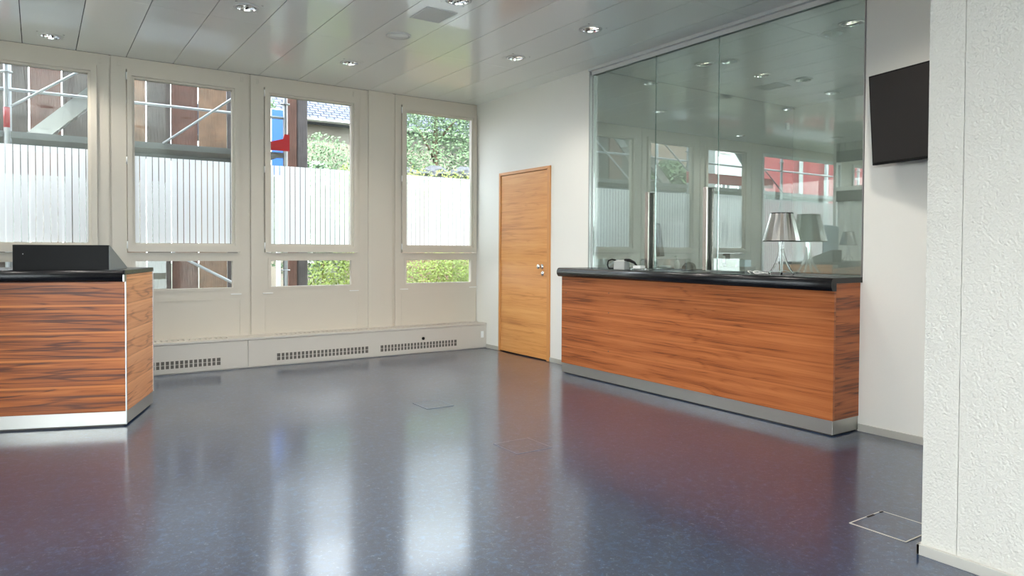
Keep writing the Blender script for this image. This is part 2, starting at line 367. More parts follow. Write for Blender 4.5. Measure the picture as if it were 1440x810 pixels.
def hinge(parent, x, z, y=-.022):
    m_ = MB(); m_.tube([(x, y, z-.035), (x, y, z+.035)], .0065, 8); m_.build('hinge', M['white_plastic'], parent)
for n, c0, c1, g0, g1 in BAYS:
    names = {4: 'narrow window beside the white corner, tree behind the glass', 3: 'window showing a timber post, red scaffold plate and tiled roof',
             2: 'window with tan and brown boards, between the tall box and the red plate window', 1: 'window above the black sloped box, scaffold stair behind it'}
    w = thing('window_%d' % n, (0, 0, 0), names[n], 'window', kind='structure')
    up = (g0-.07, g1+.075, 1.165, 2.908); lo = (g0-.03, g1+.03, .78, 1.11)
    mb = MB(); rect_holes(mb, (c0, c1, .285, H-.002), [(up[0]+.001, up[1]-.001, up[2]+.001, up[3]-.001), (lo[0]+.001, lo[1]-.001, lo[2]+.001, lo[3]-.001)], 0, .0155, 'y')
    mb.build('casing', M['cream'], w)
    # opening sash: flat rim, then a stepped bead down to the glass
    mb = MB()
    rect_holes(mb, (up[0]+.007, up[1]-.007, up[2]+.007, up[3]-.007), [(g0-.022, g1+.022, 1.257-.022, 2.825+.022)], -.028, .05, 'y')
    rect_holes(mb, (g0-.022, g1+.022, 1.257-.022, 2.825+.022), [(g0, g1, 1.257, 2.825)], -.008, .05, 'y')
    s = mb.build('sash', M['cream'], w)
    MB().box(g0-.005, g1+.005, .036, .044, 1.252, 2.83).build('pane', M['pane'], w)
    ft = {1: 2.125, 2: 2.095, 3: 2.095, 4: 2.09}[n]
    mb = MB(); mb.quad((g0+.002, .032, 1.26), (g1-.002, .032, 1.26), (g1-.002, .032, ft), (g0+.002, .032, ft)); mb.build('privacy_film', M['film'], w, 'striped white privacy film')
    # fixed lower light
    mb = MB()
    rect_holes(mb, lo, [(g0, g1, .807, 1.082)], -.006, .05, 'y')
    mb.build('lower_frame', M['cream'], w)
    MB().box(g0-.005, g1+.005, .036, .044, .802, 1.087).build('lower_pane', M['pane'], w)
    for z in (1.24, 2.04, 2.84): hinge(w, up[0]+.002, z)
    # panel under the glass and small fittings
    mb = MB(); rect_holes(mb, (g0-.062, g1+.078, .29, .69), [(g0-.054, g1+.07, .29, .682)], -.004, .001, 'y'); mb.build('panel_bead', M['cream'], w)
    MB().box(g1-.02, g1+.085, -.012, .0, .735, .743).build('latch', M['white_plastic'], w)
    MB().box(g0-.085, g0+.02, -.012, .0, .735, .743).build('latch', M['white_plastic'], w)
    if n != 4:
        for x in (c0+.07, c1-.07):
            mb = MB(); rect_holes(mb, (x-.014, x+.014, 2.93, 2.985), [(x-.008, x+.008, 2.94, 2.975)], -.005, .001, 'y'); mb.build('clip_plate', M['cream'], w)
for n, (a, b_) in ((5, WIDE), (6, (-9.56, -8.34))):
    w = thing('window_%d' % n, (0, 0, 0), 'wide window showing the red house, mirrored in the glass screen' if n == 5 else 'window at the far end of the hall', 'window', kind='structure')
    mb = MB(); rect_holes(mb, (a-.04, b_+.04, .55, 2.87), [(a, b_, .6, 2.825)], -.015, .06, 'y'); mb.build('window_frame', M['white_plastic'], w)
    MB().box(a-.005, b_+.005, .036, .044, .59, 2.83).build('pane', M['pane'], w)
    mb = MB(); mb.quad((a+.002, .032, .603), (b_-.002, .032, .603), (b_-.002, .032, 2.10), (a+.002, .032, 2.10)); mb.build('privacy_film', M['film'], w)

# right-hand wall (east)
DOOR = (-1.549, -.531); OPEN = (-5.025, -2.175)
mb = MB(); rect_holes(mb, (YS, .016, 0, H), [(DOOR[0], DOOR[1], 0, 2.12), (OPEN[0], OPEN[1], .9995, H+.1)], 0, .12, 'x')
struct(mb.build('wall_east', M['wall']), 'white wall holding the wooden door and the glazed opening', 'wall')
mb = MB()
for a, b_ in ((-.530, -.249), (-2.132, -1.550), (-6.235, -5.013)): mb.box(-.012, -.0005, a, b_, 0, .05, .002)
struct(mb.build('baseboard_east', M['skirt']), 'low grey metal skirting along the white wall', 'baseboard')
# textured pier in front
mb = MB().box(-1.67, -.0005, YS, -6.372, 0, H-.001)
mb.box(-1.67, -.0005, -6.370, -6.241, 0, H-.001)
struct(mb.build('wall_pier', M['wall_chip']), 'white woodchip-textured pier beside the wall screen', 'wall')
mb = MB(); mb.box(-1.684, -1.6705, YS, -6.228, 0, .043, .002); mb.box(-1.684, -.02, -6.2405, -6.228, 0, .043, .002)
struct(mb.build('baseboard_pier', M['skirt']), 'pale metal skirting at the foot of the textured pier', 'baseboard')
# unseen walls behind the camera; large windows added for fill daylight
mb = MB(); rect_holes(mb, (XW, 0, 0, H), [(-9.6, -6.2, .1, 2.9), (-5.9, -1.9, .1, 2.9)], YS-.2, YS, 'y')
struct(mb.build('wall_south', M['wall']), 'unseen white wall with large windows added for daylight', 'wall')
for n, (a, b_) in ((7, (-9.6, -6.2)), (8, (-5.9, -1.9))):
    w = thing('window_%d' % n, (0, 0, 0), 'unseen tall window added behind the camera for daylight, bay %s' % ('by the end wall' if n == 7 else 'by the pier'), 'window', kind='structure')
    mb = MB(); rect_holes(mb, (a, b_, .1, 2.9), [(a+.05, (a+b_)/2-.03, .15, 2.85), ((a+b_)/2+.03, b_-.05, .15, 2.85)], YS-.15, YS-.05, 'y'); mb.build('window_frame', M['alu'], w)
    MB().box(a+.04, b_-.04, YS-.11, YS-.1, .14, 2.86).build('pane', M['pane'], w)
mb = MB(); rect_holes(mb, (YS, .016, 0, H), [(-4.0, -.6, .7, 2.85), (-10.6, -5.2, .7, 2.85)], XW-.2, XW, 'x')  # end windows made large to fill the hall with daylight
struct(mb.build('wall_west', M['wall']), 'white far end wall with two long windows sized up for daylight', 'wall')
for n, (a, b_) in ((9, (-4.0, -.6)), (10, (-10.6, -5.2))):
    w = thing('window_%d' % n, (0, 0, 0), 'long end window sized up for fill daylight, %s' % ('near the window corner' if n == 9 else 'near the windows behind the camera'), 'window', kind='structure')
    k = 3 if n == 9 else 4; st = (b_-a)/k
    mb = MB(); rect_holes(mb, (a, b_, .7, 2.85), [(a+i*st+.035, a+(i+1)*st-.035, .74, 2.81) for i in range(k)], XW-.13, XW-.05, 'x'); mb.build('window_frame', M['white_plastic'], w)
    MB().box(XW-.095, XW-.088, a+.03, b_-.03, .73, 2.82).build('pane', M['pane'], w)
# office walls behind the glass
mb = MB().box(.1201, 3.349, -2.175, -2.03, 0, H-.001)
struct(mb.build('wall_office_side', M['wall_shaded']), 'office side wall seen through the glass, shade put into its grey', 'wall')
mb = MB(); rect_holes(mb, (-7.6, -2.03, 0, H-.001), [(-7.0, -5.6, .9, 2.6)], 3.35, 3.5, 'x')
struct(mb.build('wall_office_back', M['wall']), 'paler back wall of the office behind the glass', 'wall')
mb = MB(); rect_holes(mb, (.12, 3.35, 0, H-.001), [(.6, 3.0, .9, 2.7)], -7.6, -7.45, 'y')
struct(mb.build('wall_office_south', M['wall']), 'office wall with a wide window', 'wall')
w = thing('window_11', (0, 0, 0), 'wide office window out of view behind the pier', 'window', kind='structure')
mb = MB(); rect_holes(mb, (.6, 3.0, .9, 2.7), [(.65, 1.77, .95, 2.65), (1.83, 2.95, .95, 2.65)], -7.55, -7.48, 'y'); mb.build('window_frame', M['white_plastic'], w)
MB().box(.62, 2.98, -7.52, -7.512, .92, 2.68).build('pane', M['pane'], w)

# door
w = thing('door_1', (0, 0, 0), 'tall oak-veneered door in the white wall between radiator and teller counter', 'door', kind='structure')
mb = MB()
mb.box(-.014, .118, DOOR[0]+.001, DOOR[0]+.052, 0.001, 2.119, .002); mb.box(-.014, .118, DOOR[1]-.036, DOOR[1]-.001, .001, 2.119, .002)
mb.box(-.014, .118, DOOR[0]+.052, DOOR[1]-.036, 2.086, 2.119, .002); mb.box(.05, .118, DOOR[0]+.052, DOOR[1]-.036, .001, 2.086)
mb.build('door_frame', M['wood_frame'], w)
d = MB().box(-.004, .045, DOOR[0]+.059, DOOR[1]-.038, .012, 2.081, .001).build('door_leaf', M['wood_door'], w)
RY = Matrix.Rotation(-PI/2, 4, 'Y')
mb = MB(); mb.M = Matrix.Translation((-.004, -1.40, 1.028)) @ RY
mb.lathe([(.001, 0), (.027, 0), (.027, .006), (.012, .009), (.011, .035), (.024, .042), (.027, .052), (.022, .062), (.001, .065)], seg=24); mb.build('knob', M['chrome'], d)
mb = MB(); mb.M = Matrix.Translation((-.004, -1.41, .952)) @ RY
mb.lathe([(.001, 0), (.025, 0), (.025, .007), (.010, .009), (.010, .014), (.001, .014)], seg=24); mb.build('lock', M['chrome'], d)

# ------------------------------------------------------------------ radiator cover
rc = thing('radiator_cover', (-5, -.12, 0), 'long cream metal radiator cover running under the windows', 'radiator cover')
def RL(mb): mb.M = Matrix.Translation((5, .12, 0)); return mb
YF = -.246
mb = RL(MB())
for a, b_ in ((-9.9, -5.605), (-5.600, -2.838), (-2.833, -.003)): mb.box(a, b_, YF, YF+.016, .012, .283, .002)
mb.box(-9.9, -.003, YF+.016, -.001, .0, .27); mb.build('front_panel', M['radiator'], rc)
mb = RL(MB()); mb.box(-9.9, -.003, YF-.006, -.15, .285, .309, .003); mb.box(-9.9, -.003, -.03, -.001, .285, .309)
x = -9.9
while x < -.02:
    solid = any(a < x < b_ for a, b_ in ((-3.0, -2.55), (-5.75, -5.3)))
    mb.box(x, min(x+(.052 if solid else .03), -.003), -.15, -.03, .287, .307); x += .05
mb.build('top_grille', M['radiator'], rc)
for g in ((-5.25, -4.25), (-4.11, -3.085), (-2.563, -1.535), (-1.416, -.411)):
    mb = RL(MB()); mb.box(g[0], g[1], YF-.004, YF+.001, .046, .056); mb.box(g[0], g[1], YF-.004, YF+.001, .128, .138)
    mb.box(g[0], g[0]+.014, YF-.004, YF+.001, .056, .128); mb.box(g[1]-.014, g[1], YF-.004, YF+.001, .056, .128)
    n = 24; st = (g[1]-g[0]-.028)/n
    for i in range(1, n): xx = g[0]+.014+st*i; mb.box(xx-.0065, xx+.0065, YF-.004, YF+.001, .056, .128)
    mb.box(g[0]+.014, g[1]-.014, YF-.0035, YF+.001, .0895, .0935)
    gr = mb.build('vent_grille', M['radiator'], rc)
    RL(MB()).box(g[0]+.013, g[1]-.013, YF-.0012, YF+.0005, .055, .129).build('grille_shade', M['hole_dark'], gr)  # dark sheet paints the shade inside the grille holes
mb = RL(MB()); mb.M = mb.M @ Matrix.Translation((-.871, YF, .172)) @ Matrix.Rotation(PI/2, 4, 'X'); mb.lathe([(.001, 0), (.017, 0), (.017, .012), (.012, .016), (.001, .016)], seg=20); mb.build('knob', M['black_matt'], rc, 'black knob')
mb = RL(MB()); mb.box(-.085, -.045, YF-.006, YF, .13, .21, .003).box(-.075, -.055, YF-.009, YF-.005, .15, .19, .002); mb.build('switch_plate', M['white_plastic'], rc)

# ------------------------------------------------------------------ teller counter (right)
def outline_nosing(x_out, x_in, z0, z1, n=8):
    """bullnose in the x-z plane: thick rounded lip with a flat top"""
    r = (z1-z0)/2; pts = [(x_in, z0), (x_in, z1)]
    for k in range(n+1):
        t = PI/2 + PI*k/n; pts.append((x_out+r*.75+r*.75*math.cos(t), (z0+z1)/2 + r*math.sin(t)))
    return pts
K0, K1, KX = -2.134, -5.011, -.3
tcn = thing('teller_counter', (-.15, (K0+K1)/2, 0), 'long wood-veneered counter with black top standing under the glass screen', 'counter')
def TL(): b_ = MB(); b_.M = Matrix.Translation((.15, -(K0+K1)/2, 0)); return b_
body = TL().box(KX, KX+.02, K1+.0005, K0, .101, .999).build('front_panel', M['wood_teller'], tcn)
TL().box(KX+.0205, -.001, K1, K1+.02, .101, .999).build('end_panel', M['wood_teller_end'], tcn)
TL().box(KX+.0205, -.001, K0-.02, K0, .101, .999).build('end_panel', M['wood_teller_end'], tcn)
mb = TL(); mb.box(KX+.003, -.001, K1+.003, K0-.003, .010, .100, .001); mb.build('kick_plate', M['steel'], tcn)
TL().box(KX+.02, -.003, K1+.02, K0-.02, .0, .011).build('shadow_gap', M['hole_dark'], tcn)
mb = TL(); mb.box(KX-.02, .62, K1-.012, K0+.004, 1.0, 1.036, .004)
mb.box(.0, .62, OPEN[0]+.004, OPEN[1]-.004, 1.0, 1.0361)
mb.prism(outline_nosing(-.362, KX-.001, .950, 1.0362, 10), K1-.014, K0+.006, 'y', True)
mb.build('countertop', M['black'], tcn)
mb = TL(); mb.box(.15, .6, OPEN[0]+.02, OPEN[1]-.02, 0, .999); mb.build('rear_cabinet', M['grey_plastic'], tcn)
for z in (.792, .612, .438, .262):
    for y in (-2.203, -2.825):
        mb = TL(); mb.M = mb.M @ Matrix.Translation((KX, y, z+(.03 if y < -2.5 else 0))) @ RY
        mb.lathe([(.001, 0), (.006, 0), (.005, .0015), (.001, .0015)], seg=10); mb.build('screw_cap', M['hole_dark'], tcn)

# ------------------------------------------------------------------ glass screen on the counter
GX = .045
gs = thing('glass_screen', (GX, -3.6, 1.036), 'full-height glass screen with sliding panels above the teller counter', 'glass screen')
def GL(): b_ = MB(); b_.M = Matrix.Translation((-GX, 3.6, -1.036)); return b_
mb = GL(); mb.box(-.018, .115, OPEN[0]+.002, OPEN[1]-.002, 2.992, H-.001); mb.box(.018, .030, OPEN[0]+.002, OPEN[1]-.002, 2.955, 2.992); mb.box(.062, .074, OPEN[0]+.002, OPEN[1]-.002, 2.955, 2.992)
mb.build('top_channel', M['white_metal'], gs)
mb = GL(); mb.box(-.004, .118, OPEN[1]-.014, OPEN[1]-.002, 1.037, 2.99); mb.box(.03, .06, OPEN[1]-.026, OPEN[1]-.014, 1.037, 2.99); mb.build('side_profile', M['alu'], gs); mb = GL(); mb.box(-.004, .118, OPEN[0]+.002, OPEN[0]+.010, 1.037, 2.99)
mb.build('side_profile', M['alu'], gs)
EDG = principled('glass_edge', lin(70, 96, 88), .15)
for (a, b_, xo, hy) in ((-3.052, -2.205, 0, -2.99), (-3.762, -3.058, 0, -3.665), (-5.012, -3.768, .0, None)):
    pnl = GL().box(GX-.004+xo, GX+.004+xo, a, b_, 1.040, 2.985).build('glass_panel', M['screen_glass'], gs)
    GL().box(GX-.0045+xo, GX+.0045+xo, a-.003, a, 1.040, 2.985).build('glass_edge', EDG, pnl)
    if hy:
        mb = GL()
        mb.box(GX-.046, GX-.030, hy-.020, hy+.020, 1.045, 1.738, .003)
        ph = mb.build('pull_handle', M['handle'], pnl)
        GL().box(GX-.0299, GX-.0045, hy-.012, hy+.012, 1.05, 1.733).build('handle_spacer', M['bronze'], ph)
        mb = GL(); mb.box(GX+.030, GX+.046, hy-.020, hy+.020, 1.045, 1.738, .003); mb.box(GX+.0045, GX+.031, hy-.015, hy+.015, 1.05, 1.733)
        mb.build('pull_handle', M['bronze'], pnl, 'dark inner pull bar')

# ------------------------------------------------------------------ reception desk (left), turned about 20 degrees
RC = Vector((-4.101, -2.222, 0)); U = Vector((-.938, .347, 0)).normalized(); V = Vector((U.y, -U.x, 0)) * 1
ang = math.atan2(-U.y, -U.x)      # local +x runs towards the near right corner
def desk_loc(u, v, z=0): return RC + U*u + V*v + Vector((0, 0, z))
DW, DD = 2.2, .70
rd = thing('reception_desk', RC, 'free-standing wood-veneered reception desk with steel plinth, holding the black sloped box', 'desk', rz=ang)
# local frame: x = -u, y = v
MB().box(-DW, -.006, .0, .018, .101, .985).build('front_panel', M['wood_desk'], rd)
MB().box(-.018, 0, .0185, DD, .101, 1.028).build('side_panel', M['wood_side_lit'], rd)
MB().box(-DW, -DW+.018, .0185, DD, .101, 1.028).build('side_panel', M['wood_side_lit'], rd)
MB().box(-DW+.018, -.0185, DD-.018, DD, .101, 1.028).build('back_panel', M['grey_plastic'], rd)
mb = MB(); mb.box(-DW+.003, -.003, .003, DD-.003, .012, .1, .001); mb.build('kick_plate', M['steel'], rd)
MB().box(-DW+.02, -.02, .02, DD-.02, 0, .013).build('shadow_gap', M['hole_dark'], rd)
mb = MB(); mb.box(-DW-.01, .004, -.03, DD+.01, 1.030, 1.062, .004)
yz = [(y_, z_) for y_, z_ in outline_nosing(-.058, -.001, .982, 1.0622, 10)]
mb.prism(yz, -DW-.01, -.004, 'x', True)
mb.build('countertop', M['black'], rd)
mb = MB(); mb.box(-.006, .002, -.003, .006, .012, 1.03); mb.box(-.0035, .005, -.058, -.003, .985, 1.03)
mb.build('corner_trim', M['alu'], rd)
MB().box(-.002, .005, DD-.004, DD+.002, .101, 1.03).build('corner_trim', M['alu'], rd)
# sloped black box
wb = thing('sloped_box', desk_loc(.40, .2, 1.062), 'black wedge-shaped box with grey side standing on the reception desk', 'box', rz=ang)
mb = MB(); x0, x1 = -.285, .292
mb.prism([(-.17, 0), (-.17, .166), (-.155, .166), (.235, .012), (.235, 0)], x0, x1-.004, 'x'); mb.build('housing', M['black_matt'], wb)
mb = MB(); mb.prism([(-.166, .0), (-.166, .162), (-.153, .162), (.233, .010), (.233, 0)], x1-.004, x1, 'x'); mb.build('side_cheek', M['grey_side'], wb)
mb = MB(); mb.M = Matrix.Translation((x0+.06, -.17, .105)) @ Matrix.Rotation(PI/2, 4, 'X'); mb.lathe([(.001, 0), (.003, 0), (.002, .001), (.001, .001)], seg=8); mb.build('status_light', M['white_plastic'], wb)

# ------------------------------------------------------------------ lamps
def make_lamp(loc, label):
    t = thing('table_lamp', loc, label, 'lamp', rz=.3, group='chromed table lamps with clear stems')
    mb = MB(); n = 14; mb.lathe([(.127, .245), (.0745, .447)], seg=n*2, flute=.004, smooth=False, caps=False)
    mb.lathe([(.0725, .446), (.125, .2455)], seg=n*2, flute=.004, smooth=False, caps=False)
    sh = mb.build('lamp_shade', M['shade'], t)
    mb = MB(); mb.lathe([(.0775, .444), (.0795, .449), (.0735, .449), (.0735, .444)], seg=48); mb.build('shade_rim', M['black_matt'], sh); mb = MB(); mb.lathe([(.129, .243), (.132, .247), (.126, .248)], seg=48, caps=False); mb.build('shade_rim', M['black_matt'], sh)
    for k in range(4):
        a = PI/2*k+.35; pts = []
        for i in range(13):
            s_ = i/12; r = .010+.075*max(0, (s_-.25)/.75)**2.3; pts.append((r*math.cos(a), r*math.sin(a), .30*(1-s_)**1.0+.006))
        mb = MB(); mb.tube(pts, [.0085]*9+[.008, .0075, .007, .006], 10); mb.build('stem_leg', M['clear'], t)
    mb = MB(); mb.lathe([(.001, .245), (.02, .245), (.022, .30), (.012, .33), (.001, .335)], seg=20); mb.build('bulb', M['white_plastic'], t)
    return t
make_lamp((-.12, -4.485, 1.0365), 'chromed pleated lamp on the teller counter in front of the glass')
p_ = desk_loc(1.78, .15, 1.0625)
make_lamp(p_, 'chromed lamp on the reception desk, seen mirrored in the glass screen')
mb = MB(); pts = []
for i in range(40):
    t = i/39; a = t*2.2*2*PI
    pts.append((-.14-.05*math.cos(a)*(1-.3*t), -4.27-.10*t+.055*math.sin(a), 1.041+.004*math.sin(a*1.7)+.004+.012*max(0, math.sin(a))))
mb.tube(pts, .0028, 6); tag(mb.build('power_cable', M['cable']), 'thin white cable looped on the black counter beside the lamp', 'cable')

# ------------------------------------------------------------------ things on the teller counter
ZC = 1.0365
t = thing('card_terminal', (-.13, -2.80, ZC), 'small grey device with black looped grip on the counter before the first glass panel', 'device', rz=.25)
mb = MB(); mb.prism([(-.04, 0), (.045, 0), (.05, .03), (.03, .085), (-.035, .07)], -.06, .055, 'y'); mb.build('body', M['grey_plastic'], t)
mb = MB(); pts = [(0, .06, .015), (0, .085, .004), (0, .135, .006), (0, .15, .035), (0, .14, .075), (0, .10, .088), (0, .06, .08)]
mb.tube(pts, .007, 8); mb.build('grip', M['black_matt'], t)
mb = MB(); pts = [(0, -.04, .084), (.0, -.09, .082), (0, -.14, .062), (0, -.17, .035)]; mb.tube(pts, [.012, .015, .012, .006], 8); mb.build('lid', M['black_matt'], t)
t = thing('card_holder', (-.12, -3.02, ZC), 'small clear stand with white cards beside the first door handle', 'card holder')
MB().box(-.04, .04, -.06, .06, 0, .012, .002).build('base', M['clear'], t)
mb = MB(); mb.box(-.03, .03, -.05, .04, .0125, .036); mb.build('cards', M['white_plastic'], t)
# monitor in the office, nearly edge-on
t = thing('computer_monitor', (.36, -2.80, ZC), 'black computer monitor seen edge-on behind the glass', 'monitor', rz=0)
t.rotation_euler.z = math.radians(38)
mb = MB(); mb.M = Matrix.Translation((0, 0, .245)) @ Matrix.Rotation(math.radians(-8), 4, 'X'); mb.box(-.20, .20, -.012, .018, -.13, .19, .004); hs = mb.build('housing', M['black_matt'], t)
mb = MB(); mb.M = Matrix.Translation((0, 0, .245)) @ Matrix.Rotation(math.radians(-8), 4, 'X'); mb.box(-.188, .188, -.0135, -.012, -.115, .175); mb.build('screen', M['screen'], hs)
mb = MB(); mb.box(-.02, .02, .02, .045, .0, .25, .003); mb.build('stand', M['grey_plastic'], t)
mb = MB(); mb.box(-.11, .11, -.07, .10, .0, .012, .004); mb.build('base', M['black_matt'], t)
t = thing('pump_bottle', (.22, -3.16, ZC), 'small clear pump bottle between the two door handles', 'bottle')
MB().lathe([(.001, 0), (.022, 0), (.023, .01), (.023, .06), (.012, .08), (.009, .085), (.001, .085)], seg=20).build('bottle_body', M['white_plastic'], t)
mb = MB(); mb.lathe([(.001, .085), (.010, .085), (.010, .098), (.004, .1), (.004, .12), (.001, .12)], seg=14); mb.tube([(0, 0, .117), (.0, .03, .115)], .004, 6); mb.build('pump', M['grey_plastic'], t)
t = thing('tape_dispenser', (.25, -3.28, ZC), 'black rounded tape dispenser behind the glass beside the clear bottle', 'tape dispenser')
mb = MB(); mb.prism([(-.06, 0), (.07, 0), (.07, .02), (.03, .055), (-.01, .062), (-.045, .045), (-.06, .02)], -.022, .022, 'x'); mb.build('body', M['black_matt'], t)
mb = MB(); mb.M = Matrix.Translation((-.011, 0, .035)) @ Matrix.Rotation(PI/2, 4, 'Y'); mb.lathe([(.018, 0), (.03, 0), (.03, .022), (.018, .022)], seg=20); mb.build('tape_roll', M['clear'], t)
o = MB().box(-.15, .15, -.2, .2, 0, .006, .002).build('desk_mat', M['black_matt']); o.location = (.30, -3.12, ZC-.0062+.0005); o.location.z = ZC
bpy.data.objects['pump_bottle'].location.z = ZC+.0062; bpy.data.objects['tape_dispenser'].location.z = ZC+.0062
tag(o, 'thin black desk mat lying behind the glass under the small bottle', 'desk mat')
t = thing('glue_bottle', (.28, -3.455, ZC), 'dark bottle with a yellow label beside the second door handle', 'bottle')
b_ = MB().lathe([(.001, 0), (.024, 0), (.025, .01), (.025, .1), (.018, .125), (.009, .135), (.009, .14), (.001, .14)], seg=20).build('bottle_body', M['white_plastic'], t)
MB().lathe([(.0255, .055), (.0257, .056), (.0257, .105), (.0255, .106)], seg=20, caps=False).build('bottle_label', M['label_y'], b_)
MB().lathe([(.001, .14), (.011, .14), (.010, .16), (.005, .175), (.001, .176)], seg=16).build('cap', M['black_matt'], t)
t = thing('pen_cup', (.26, -3.68, ZC), 'tall black cylinder holder behind the third glass panel', 'holder')
MB().lathe([(.001, 0), (.03, 0), (.03, .15), (.026, .15), (.026, .01), (.001, .01)], seg=24).build('cup_body', M['black_matt'], t)
MB().box(-.034, -.0305, -.012, .012, .07, .13, .001).build('tag_strip', M['white_plastic'], t)
o = MB().box(-.07, .07, -.12, .12, 0, .045, .002).build('storage_tray', M['tray']); o.location = (.16, -3.88, ZC); tag(o, 'low pale grey box on the counter beside the lamp', 'box')
t = thing('printed_box', (.17, -3.835, ZC+.0452), 'green and white printed carton on top of the low grey box', 'carton')
MB().box(-.05, .05, -.045, .045, 0, .055, .001).build('carton', M['label_g'], t)
o = MB().box(-.04, .04, -.04, .04, 0, .055, .001).build('note_block', M['screen_panel']); o.location = (.17, -3.93, ZC+.0452); tag(o, 'pale blue block beside the printed carton on the low box', 'note block')
# motion sensor on the office wall
o = MB().box(-.03, .03, -.03, 0, -.04, .04, .004).build('wall_sensor', M['white_plastic']); o.location = (3.20, -2.176, 2.77); tag(o, 'small square sensor high on the office side wall', 'sensor')

# ------------------------------------------------------------------ wall screen
d_ = Vector((math.sin(math.radians(12.2)), math.cos(math.radians(12.2)), 0)); n_ = Vector((-d_.y, d_.x, 0))
BL = Vector((-.1, -5.136, 1.766)); tilt = math.radians(4.5); upv = Vector((0, 0, 1))*math.cos(tilt) + n_*math.sin(tilt); fwd = d_.cross(upv)
tv = thing('wall_tv', BL, 'black switched-off screen mounted high on the white wall beside the pier', 'tv')
fr_ = -(upv.cross(d_)).normalized()            # towards the wall or room
if fr_.dot(n_) < 0: fr_ = -fr_
R_ = Matrix((( -d_.x, fr_.x, upv.x), (-d_.y, fr_.y, upv.y), (-d_.z, fr_.z, upv.z))).to_4x4()
mb = MB(); mb.M = R_; mb.box(0, .97, -.035, 0, 0, .57, .003); hs = mb.build('housing', M['black_matt'], tv)
mb = MB(); mb.M = R_; mb.box(.010, .96, .0, .0012, .016, .56); mb.build('screen', M['screen'], hs)
mb = MB(); mb.box(.02, .0995, -.62, -.32, .16, .40, .003); mb.box(-.095, .02, -.50, -.45, .24, .30); mb.build('wall_bracket', M['black_matt'], tv)

# ------------------------------------------------------------------ ceiling fittings
def make_downlight(x, y, label, group):
    t = thing('ceiling_light', (x, y, H), label, 'ceiling light', rz=random.random()*0+.4, group=group)
    MB().lathe([(RD-.004, 0), (RD+.017, -.001), (RD+.018, -.005), (RD+.004, -.009), (RD-.004, -.008)], seg=40, caps=False).build('ring', M['white_metal'], t)
    MB().lathe([(RD-.004, -.008), (RD-.010, .02), (RD-.022, .06), (.02, .10), (.001, .10)], seg=32, smooth=False, caps=False).build('reflector', M['chrome'], t)
    mb = MB()
    for k in (-1, 0, 1): mb.box(k*.036-.0012, k*.036+.0012, -.062, .062, .002, .03)
    mb.build('louvre', M['chrome'], t)
    mb = MB(); mb.tube([(-.045, .016, .05), (.045, .016, .05)], .009, 8); mb.tube([(-.045, -.016, .05), (.045, -.016, .05)], .009, 8); mb.build('lamp_tube', M['tubelamp'], t)
    return t
LB = ['by the first window', 'in front of the window showing the red plate', 'nearest the wall above the oak door', 'above the first sliding glass panel on the hall side',
      'beside the square vent at the picture top', 'in the hall above the right end of the teller counter', 'one plank inwards from the vent', 'in the hall middle over the floor reflections', 'above the reception desk lamp']
proto = None
for i, (x, y) in enumerate(LIGHTS):
    lab = 'round recessed ceiling light ' + (LB[i] if i < len(LB) else 'further back in the hall, out of the photo')
    if proto is None: proto = make_downlight(x, y, lab, 'recessed hall downlights')
    else:
        c = copy_tree(proto); c.location = (x, y, H); c['label'] = lab
for i, (x, y) in enumerate(OFFICE_LIGHTS):
    c = copy_tree(proto); c.location = (x, y, H); c['group'] = 'recessed office downlights'
    c['label'] = 'round recessed light in the office ceiling, ' + ('close behind the tall glass joint', 'second one in from the glass', 'near the right end of the glass', 'deep in the office')[i]
t = thing('ceiling_speaker', (-2.04, -2.10, H), 'flat round white speaker cover in the ceiling between vent and light', 'speaker')
MB().lathe([(.001, -.004), (.085, -.004), (.085, -.008), (.105, -.008), (.108, 0), (.001, 0)], seg=40).build('ring', M['white_metal'], t)
MB().lathe([(.001, -.010), (.082, -.006), (.082, -.004), (.001, -.004)], seg=40).build('grille', M['ceiling'], t)
t = thing('ceiling_vent', (-2.04, -2.74, H), 'square perforated grey vent in the ceiling plank', 'vent')
mb = MB(); rect_holes_z = [(-.13, .13, -.15, -.135), (-.13, .13, .135, .15), (-.13, -.115, -.135, .135), (.115, .13, -.135, .135)]
for a, b2, c_, d2 in rect_holes_z: mb.box(a, b2, c_, d2, -.006, 0)
mb.build('vent_frame', M['white_metal'], t)
mb = MB()
for i in range(24): mb.box(-.115, .115, -.133+i*.0113, -.133+i*.0113+.0065, -.004, -.001)
mb.build('slat', M['white_metal'], t)

# ------------------------------------------------------------------ floor hatches
def hatch(pts, label, k=.955, rim='skirt'):
    cx_ = sum(p[0] for p in pts)/4; cy_ = sum(p[1] for p in pts)/4
    t = thing('floor_hatch', (cx_, cy_, 0), label, 'floor hatch')
    P4 = [Vector((p[0]-cx_, p[1]-cy_, 0)) for p in pts]
    mb = MB()
    for i in range(4):
        a, b_ = P4[i], P4[(i+1) % 4]; ia, ib = a*k, b_*k
        mb.prism([(a.x, a.y), (b_.x, b_.y), (ib.x, ib.y), (ia.x, ia.y)], .0005, .003, 'z')
    mb.build('hatch_frame', M[rim], t)
    mb = MB(); mb.prism([(p.x*(k-.002), p.y*(k-.002)) for p in P4], .0005, .0025, 'z'); mb.build('hatch_lid', M['floor'], t)
    return t, P4
t, P4 = hatch([(-1.607, -5.900), (-1.339, -5.900), (-1.339, -6.150), (-1.607, -6.150)], 'floor socket hatch with metal rim beside the textured pier')
MB().box(.0, .055, .112, .121, .0028, .0045).build('cable_slot', M['black_matt'], t)
MB().box(.105, .128, .112, .121, .0028, .0045).build('cable_slot', M['black_matt'], t)
hatch([(-2.16, -2.63), (-1.93, -2.63), (-1.93, -2.88), (-2.16, -2.88)], 'floor hatch lying in the bright window reflection', .965, 'rim')
